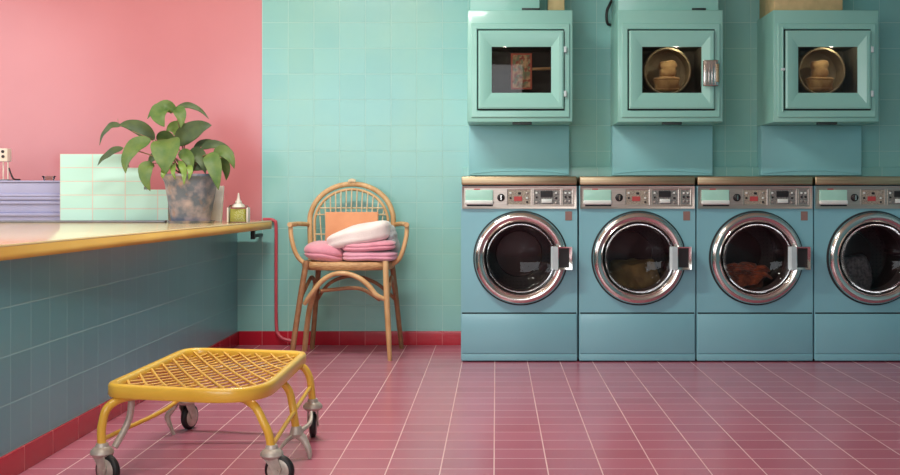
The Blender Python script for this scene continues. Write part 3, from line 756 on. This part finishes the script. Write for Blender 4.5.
# legs
tube([P(306.5, 261, fr_+.02), P(300, 300, fr_), P(294, 340, fr_-.01), (GX(291.5, fr_-.01), fr_-.01, 0)], [.0175, .017, .0165, .014], 10).build('leg', M['rattan_dark'], ch)
tube([P(385.5, 261, fr_-.01), P(386.8, 300, fr_-.02), P(388.6, 335, fr_-.03), (GX(389.8, fr_-.03), fr_-.03, 0)], [.017, .0175, .016, .0115], 10).build('leg', R, ch)
tube([P(319, 262, bd-.09), P(316, 300, bd-.05), (GX(312, bd-.02), bd-.02, 0)], [.017, .016, .015], 10).build('leg', M['rattan_dark'], ch)
tube([P(392, 262, bd-.09), P(397, 305, bd-.04), (GX(401.5, bd), bd, 0)], [.017, .016, .014], 10).build('leg', M['rattan_dark'], ch)
tube([P(316, 285, 6.66), P(309, 312, 6.72), (GX(304.5, 6.8), 6.8, 0)], [.018, .018, .0165], 10).build('stay', R, ch)
# arched braces under the seat
tube([P(304.5, 304, 6.47), P(312, 293, 6.44), P(322, 281, 6.43), P(333, 274.5, 6.43), P(346, 273.5, 6.43), P(359, 278, 6.42), P(369, 286, 6.41), P(376, 295, 6.41), P(384.5, 299, 6.42)], [.013, .0145, .0145, .014, .0145, .015, .0155, .016, .013], 10).build('front_brace', R, ch)
tube([P(320, 291, 6.44), P(334, 289.5, 6.48), P(352, 288, 6.5), P(364, 290, 6.48), P(380, 300, 6.44)], .011, 10).build('lower_brace', M['rattan_dark'], ch)
tube([P(317, 300, bd-.05), P(330, 283, bd-.07), P(352, 276, bd-.08), P(376, 283, bd-.07), P(396, 300, bd-.05)], .011, 10).build('rear_brace', M['rattan_dark'], ch)
tube([P(387, 300, fr_-.02), P(390, 284, 6.55), P(391.5, 277, 6.68), P(393, 284, 6.8), P(396, 300, bd-.05)], .011, 10).build('side_brace', M['rattan_dark'], ch)
tube([P(300, 300, fr_), P(308, 283, 6.55), P(312, 277, 6.68), P(315, 284, 6.8), P(316, 300, bd-.05)], .011, 10).build('side_brace', M['rattan_dark'], ch)
# board and towels on the seat
m = MB(); m.box(-.163, .163, -.012, .012, 0, .287, r=.006)
bmesh.ops.rotate(m.bm, verts=m.bm.verts, matrix=Matrix.Rotation(math.radians(-6), 3, 'X'))
bmesh.ops.translate(m.bm, verts=m.bm.verts, vec=(GX(351.5, 6.78), 6.775, SEATZ+.003))
tag(m.build('apricot_cushion', M['apricot']), 'flat apricot square cushion leaning on the chair back behind the towels', 'cushion')
pk = 6.5/FPX
ry = lambda a: Matrix.Rotation(math.radians(a), 3, 'Y')
tag(blob((GX(325, 6.55), 6.6, SEATZ+.055), (.122, .15, .055), .75, .6, .010, 7, groove=((-.15, .1, .05),), seed=1, rot=ry(6), sag=lambda x, y, z: -.010*max(0, x)**2).build('pink_towel', M['towel_pink']), 'pink towel rolled up at the left on the chair seat', 'towel', 'towels on the chair')
tag(blob((GX(370, 6.55), 6.6, SEATZ+.031), (.162, .16, .031), .5, .45, .006, 8, groove=((.05, .16, .035),), seed=2).build('rose_towel', M['towel_rose']), 'folded rose towel lying flat on the seat, lowest of the towel stack', 'towel', 'towels on the chair')
tag(blob((GX(370, 6.55), 6.6, SEATZ+.062+.028), (.160, .158, .032), .55, .45, .008, 8, groove=((.0, .16, .035),), seed=3, sag=lambda x, y, z: .006*x).build('rose_towel', M['towel_pink']), 'folded pink towel in the middle of the stack under the white one', 'towel', 'towels on the chair')
wt = blob((GX(359, 6.55), 6.6, SEATZ+.157), (.196, .155, .062), .55, .5, .010, 7, groove=((-.1, .14, .03),), seed=4, rot=ry(-8), sag=lambda x, y, z: .020*x*max(0, z) - .022*max(0, -x)**2)
tag(wt.build('white_towel', M['towel_white']), 'fluffy white folded towel on top of the pink towels', 'towel', 'towels on the chair')
gt = blob((GX(392, 6.6), 6.64, SEATZ+.130), (.030, .12, .085), .7, .6, .009, 9, groove=((.0, .16, .1), (.5, .1, .08)), seed=6, rot=ry(-12))  # grey fold ends of the white towel, built as a separate piece
tag(gt.build('towel_fold_end', M['towel_grey']), 'grey fold ends of the white towel at the right of the stack', 'cloth')

# ------------------------------------------------------------------ yellow cart
CZ = .333
ca = thing('wheeled_cart', 'low yellow metal cart with a lattice top on worn casters', 'cart', (-1.04, 4.1, 0))
def outline(inset=0, n=9):
    cs = [(-1.325+inset, 3.695+inset, .08), (-.755-inset, 3.55+inset, .25), (-.765-inset, 4.49-inset, .07), (-1.30+inset, 4.60-inset, .10)]
    pts = []
    for i in range(4):
        p = Vector(cs[i][:2]); a = Vector(cs[i-1][:2]); b = Vector(cs[(i+1) % 4][:2]); r = max(.02, cs[i][2]-inset*.5)
        d1, d2 = (a-p).normalized(), (b-p).normalized()
        p0, p1 = p+d1*r, p+d2*r
        for k in range(n+1):
            t = k/n; pts.append(p0*(1-t)**2 + p*(2*t*(1-t)) + p1*t*t)
    return pts
def loop(inset, z): return [Vector((p.x, p.y, z)) for p in outline(inset)]
rim = MB()
rim.ring([loop(.004, CZ-.046), loop(0, CZ-.040), loop(0, CZ-.010), loop(.004, CZ-.002), loop(.010, CZ), loop(.020, CZ), loop(.026, CZ-.003), loop(.030, CZ-.010), loop(.030, CZ-.040), loop(.026, CZ-.046)], True)
rim.build('tray_rim', M['yellow'], ca, angle=50)
inner = outline(.024)
def clip(p, d):
    ts = []
    for i in range(len(inner)):
        a, b = inner[i], inner[(i+1) % len(inner)]; e = b-a
        den = d.x*e.y-d.y*e.x
        if abs(den) < 1e-9: continue
        w_ = a-p; t = (w_.x*e.y-w_.y*e.x)/den; u = (w_.x*d.y-w_.y*d.x)/den
        if 0 <= u <= 1: ts.append(t)
    return (min(ts), max(ts)) if len(ts) >= 2 else None
lt = MB(); ctr = Vector((-1.04, 4.1))
for dv, sp, r, zo in ((Vector((.42, -.9)), .055, .0048, -.014), (Vector((.52, .85)), .046, .0038, -.021)):
    dv.normalize(); nv = Vector((-dv.y, dv.x))
    for k in range(-22, 23):
        p = ctr+nv*sp*k; c = clip(p, dv)
        if not c or c[1]-c[0] < .04: continue
        a, b = p+dv*c[0], p+dv*c[1]; q = []
        for j in range(7):
            t = j/6; v = a.lerp(b, t); q.append((v.x, v.y, CZ+zo-.010*math.sin(PI*t)))
        lt.tube(q, r, 6, 2)
lt.build('lattice', M['yellow_wire'], ca, angle=60)
def leg(pts, r=.0145): return tube(pts, r, 12).build('leg', M['yellow'], ca)
def V(x, y, z): return Vector((x, y, z))
# foot points of the legs (x, distance)
FR, FL, BR, BL, MR = (-.748, 3.67), (-1.318, 3.68), (-.728, 4.37), (-1.275, 4.52), (-.735, 4.05)
ZT = CZ-.046
leg([V(-.90, 3.76, ZT-.004), V(-.855, 3.72, ZT-.006), V(-.805, 3.685, ZT-.03), V(-.775, 3.672, ZT-.08), V(-.758, 3.67, .17), V(FR[0], FR[1], .115)])
leg([V(-1.225, 3.76, ZT-.004), V(-1.27, 3.72, ZT-.008), V(-1.305, 3.69, ZT-.035), V(-1.318, 3.682, ZT-.085), V(-1.32, 3.68, .17), V(FL[0], FL[1], .12)])
leg([V(-.83, 4.06, ZT-.002), V(-.795, 4.06, ZT-.008), V(-.765, 4.06, ZT-.04), V(-.752, 4.06, ZT-.09), V(MR[0]-.008, MR[1], .15), V(MR[0], MR[1], .10)])
leg([V(-.80, 4.37, ZT+.004), V(-.765, 4.37, ZT-.004), V(-.742, 4.37, ZT-.04), V(-.734, 4.37, ZT-.09), V(BR[0], BR[1], .135)])
leg([V(-1.22, 4.54, ZT+.004), V(-1.262, 4.55, ZT-.006), V(-1.28, 4.558, ZT-.045), V(-1.284, 4.56, ZT-.1), V(BL[0], BL[1], .135)])
for pts in ([V(FR[0], FR[1]+.012, .132), V(-.745, 4.0, .165), V(-.738, 4.36, .205)],
            [V(FL[0], FL[1]+.012, .150), V(-1.29, 3.83, .155), V(-1.20, 4.02, .19), V(-1.15, 4.2, .245), V(-1.13, 4.35, ZT-.0), V(-1.13, 4.55, ZT)]):
    tube(pts, .008, 10).build('brace_rod', M['yellow'], ca)
tube([V(-1.245, 3.76, ZT), V(-1.255, 3.76, .2), V(-1.29, 3.72, .115)], .012, 10).build('brace_strut', M['castgrey'], ca)
def caster(f, ztop, ang, lean=0, wr=.052, ww=.013):
    x, y = f; c = MB()
    c.lathe([(.0, ztop+.014), (.018, ztop+.014), (.021, ztop+.008), (.022, ztop+.002), (.030, ztop-.003), (.037, ztop-.011), (.039, ztop-.020), (.034, ztop-.028), (.022, ztop-.034), (0, ztop-.034)], (x, y, 0), 'Z', 28)
    co = c.build('caster', M['castgrey'], ca)
    dx, dy = math.cos(ang), math.sin(ang); off = .028
    wx_, wy_ = x+dx*off, y+dy*off; nx, ny = -dy, dx
    fk = MB()
    for sg in (-1, 1):
        o = Vector((nx, ny, 0))*sg*(ww+.007)
        t0 = Vector((x, y, ztop-.026)); ax = Vector((wx_, wy_, wr))
        dv = Vector((dx, dy, 0))
        L = [t0+o*.9-dv*.026, t0+o*.9+dv*.03, ax+o+dv*.016+Vector((0, 0, .01)), ax+o+dv*.008-Vector((0, 0, .012)), ax+o-dv*.012-Vector((0, 0, .008)), ax+o-dv*.03+Vector((0, 0, .02))]
        tk = Vector((nx, ny, 0))*.0025
        fk.ring([[p-tk for p in L], [p+tk for p in L]])
    fk.tube([Vector((wx_, wy_, wr))-Vector((nx, ny, 0))*(ww+.011), Vector((wx_, wy_, wr))+Vector((nx, ny, 0))*(ww+.011)], .006, 10)
    fk.build('fork', M['castgrey'], co)
    w_ = lathe([(.012, -ww), (wr-.012, -ww), (wr-.004, -ww*.8), (wr, -ww*.35), (wr, ww*.35), (wr-.004, ww*.8), (wr-.012, ww), (.012, ww)], (0, 0, 0), 'Y', 36)
    w_.lathe([(.012, -ww), (.012, ww)], (0, 0, 0), 'Y', 36)
    bmesh.ops.rotate(w_.bm, verts=w_.bm.verts, matrix=Matrix.Rotation(ang, 3, 'Z'))
    bmesh.ops.translate(w_.bm, verts=w_.bm.verts, vec=(wx_, wy_, wr))
    w_.build('wheel', M['black'], co)
    hb = MB()
    hb.lathe([(0, -ww-.003), (wr-.018, -ww-.003), (wr-.013, -ww), (wr-.013, ww), (wr-.018, ww+.003), (0, ww+.003)], (0, 0, 0), 'Y', 32)
    bmesh.ops.rotate(hb.bm, verts=hb.bm.verts, matrix=Matrix.Rotation(ang, 3, 'Z'))
    bmesh.ops.translate(hb.bm, verts=hb.bm.verts, vec=(wx_, wy_, wr))
    hb.build('hub', M['castgrey'], co)
caster(FR, .122, math.radians(-14)); caster(FL, .126, math.radians(-30)); caster(BR, .145, math.radians(98)); caster(BL, .14, math.radians(72))
# bare caster foot of the middle leg
mf = MB(); x, y = MR
mf.lathe([(0, .118), (.018, .118), (.021, .105), (.026, .090), (.020, .078), (0, .076)], (x, y, 0), 'Z', 24)
mf.tube([V(x, y, .09), V(x+.025, y-.0, .07), V(x+.048, y-.01, .03), V(x+.052, y-.015, .0)], [.018, .016, .011, .006], 10)
mf.tube([V(x, y, .09), V(x-.03, y-.03, .07), V(x-.05, y-.05, .045)], [.012, .008, .005], 8)
mf.tube([V(x, y, .09), V(x+.035, y+.08, .11), V(x+.03, y+.15, .14)], [.012, .008, .006], 8)
mf.build('bare_foot', M['castgrey'], ca)
mg = MB()
mg.tube([V(-1.275, 4.45, ZT+.002), V(-1.272, 4.45, .2), V(-1.295, 4.44, .12), V(-1.325, 4.44, .075), V(-1.312, 4.44, .03), V(-1.30, 4.44, 0)], [.011, .010, .010, .013, .008, .006], 10)
mg.build('bare_foot', M['castgrey'], ca)
tube([V(-1.29, 4.3, ZT), V(-1.22, 4.35, ZT-.004), V(-1.0, 4.36, ZT-.004), V(-.79, 4.37, ZT)], .010, 10).build('cross_bar', M['castgrey'], ca)

# ------------------------------------------------------------------ light
def area(name, loc, rot, sx, sy, e, c):
    l = bpy.data.lights.new(name, 'AREA'); l.shape = 'RECTANGLE'; l.size = sx; l.size_y = sy; l.energy = e; l.color = c
    o = bpy.data.objects.new(name, l); COL.objects.link(o); o.location = loc; o.rotation_euler = rot; return o
area('daylight_left_window', (XL+.03, (WY0+WY1)/2, (WZ0+WZ1)/2), (0, -PI/2, 0), WZ1-WZ0, WY1-WY0, 44, (.97, .98, 1))
area('daylight_shop_front', ((SX0+SX1)/2, YF+.03, (SZ0+SZ1)/2), (PI/2, 0, 0), SX1-SX0, SZ1-SZ0, 104, (.94, .97, 1))
def ceiling_lamp(x, y, e, where):
    t = thing('ceiling_lamp', 'long white tube lamp on the ceiling '+where, 'lamp', (x, y, ZC-.06), 'ceiling tube lamps')
    box(x-.6, x+.6, y-.07, y+.07, ZC-.04, ZC, r=.005).build('lamp_housing', M['white_paint'], t)
    area('tube_light', (x, y, ZC-.05), (0, 0, 0), 1.15, .12, e, (1, .97, .90))
ceiling_lamp(-1.0, 5.0, 66, 'near the dryers'); ceiling_lamp(-1.0, 2.2, 22, 'near the shop window')
wd = bpy.data.worlds.new('sky'); SC.world = wd; wd.use_nodes = True
bg = wd.node_tree.nodes['Background']; bg.inputs[0].default_value = (.75, .87, 1, 1); bg.inputs[1].default_value = 1.0

# ------------------------------------------------------------------ camera
cam = bpy.data.cameras.new('camera'); co = bpy.data.objects.new('camera', cam); COL.objects.link(co)
co.location = (0, 0, CAMZ); co.rotation_euler = (PI/2, 0, 0)
cam.sensor_width = 36; cam.lens = FPX/900*36; cam.clip_start = .05
cam.shift_x = (450-VX)/900; cam.shift_y = (VY-237.5)/900
SC.camera = co
SC.view_settings.view_transform = 'Standard'; SC.view_settings.look = 'None'
SC.view_settings.exposure = 0.0; SC.view_settings.gamma = 1; SC.view_settings.use_curve_mapping = False
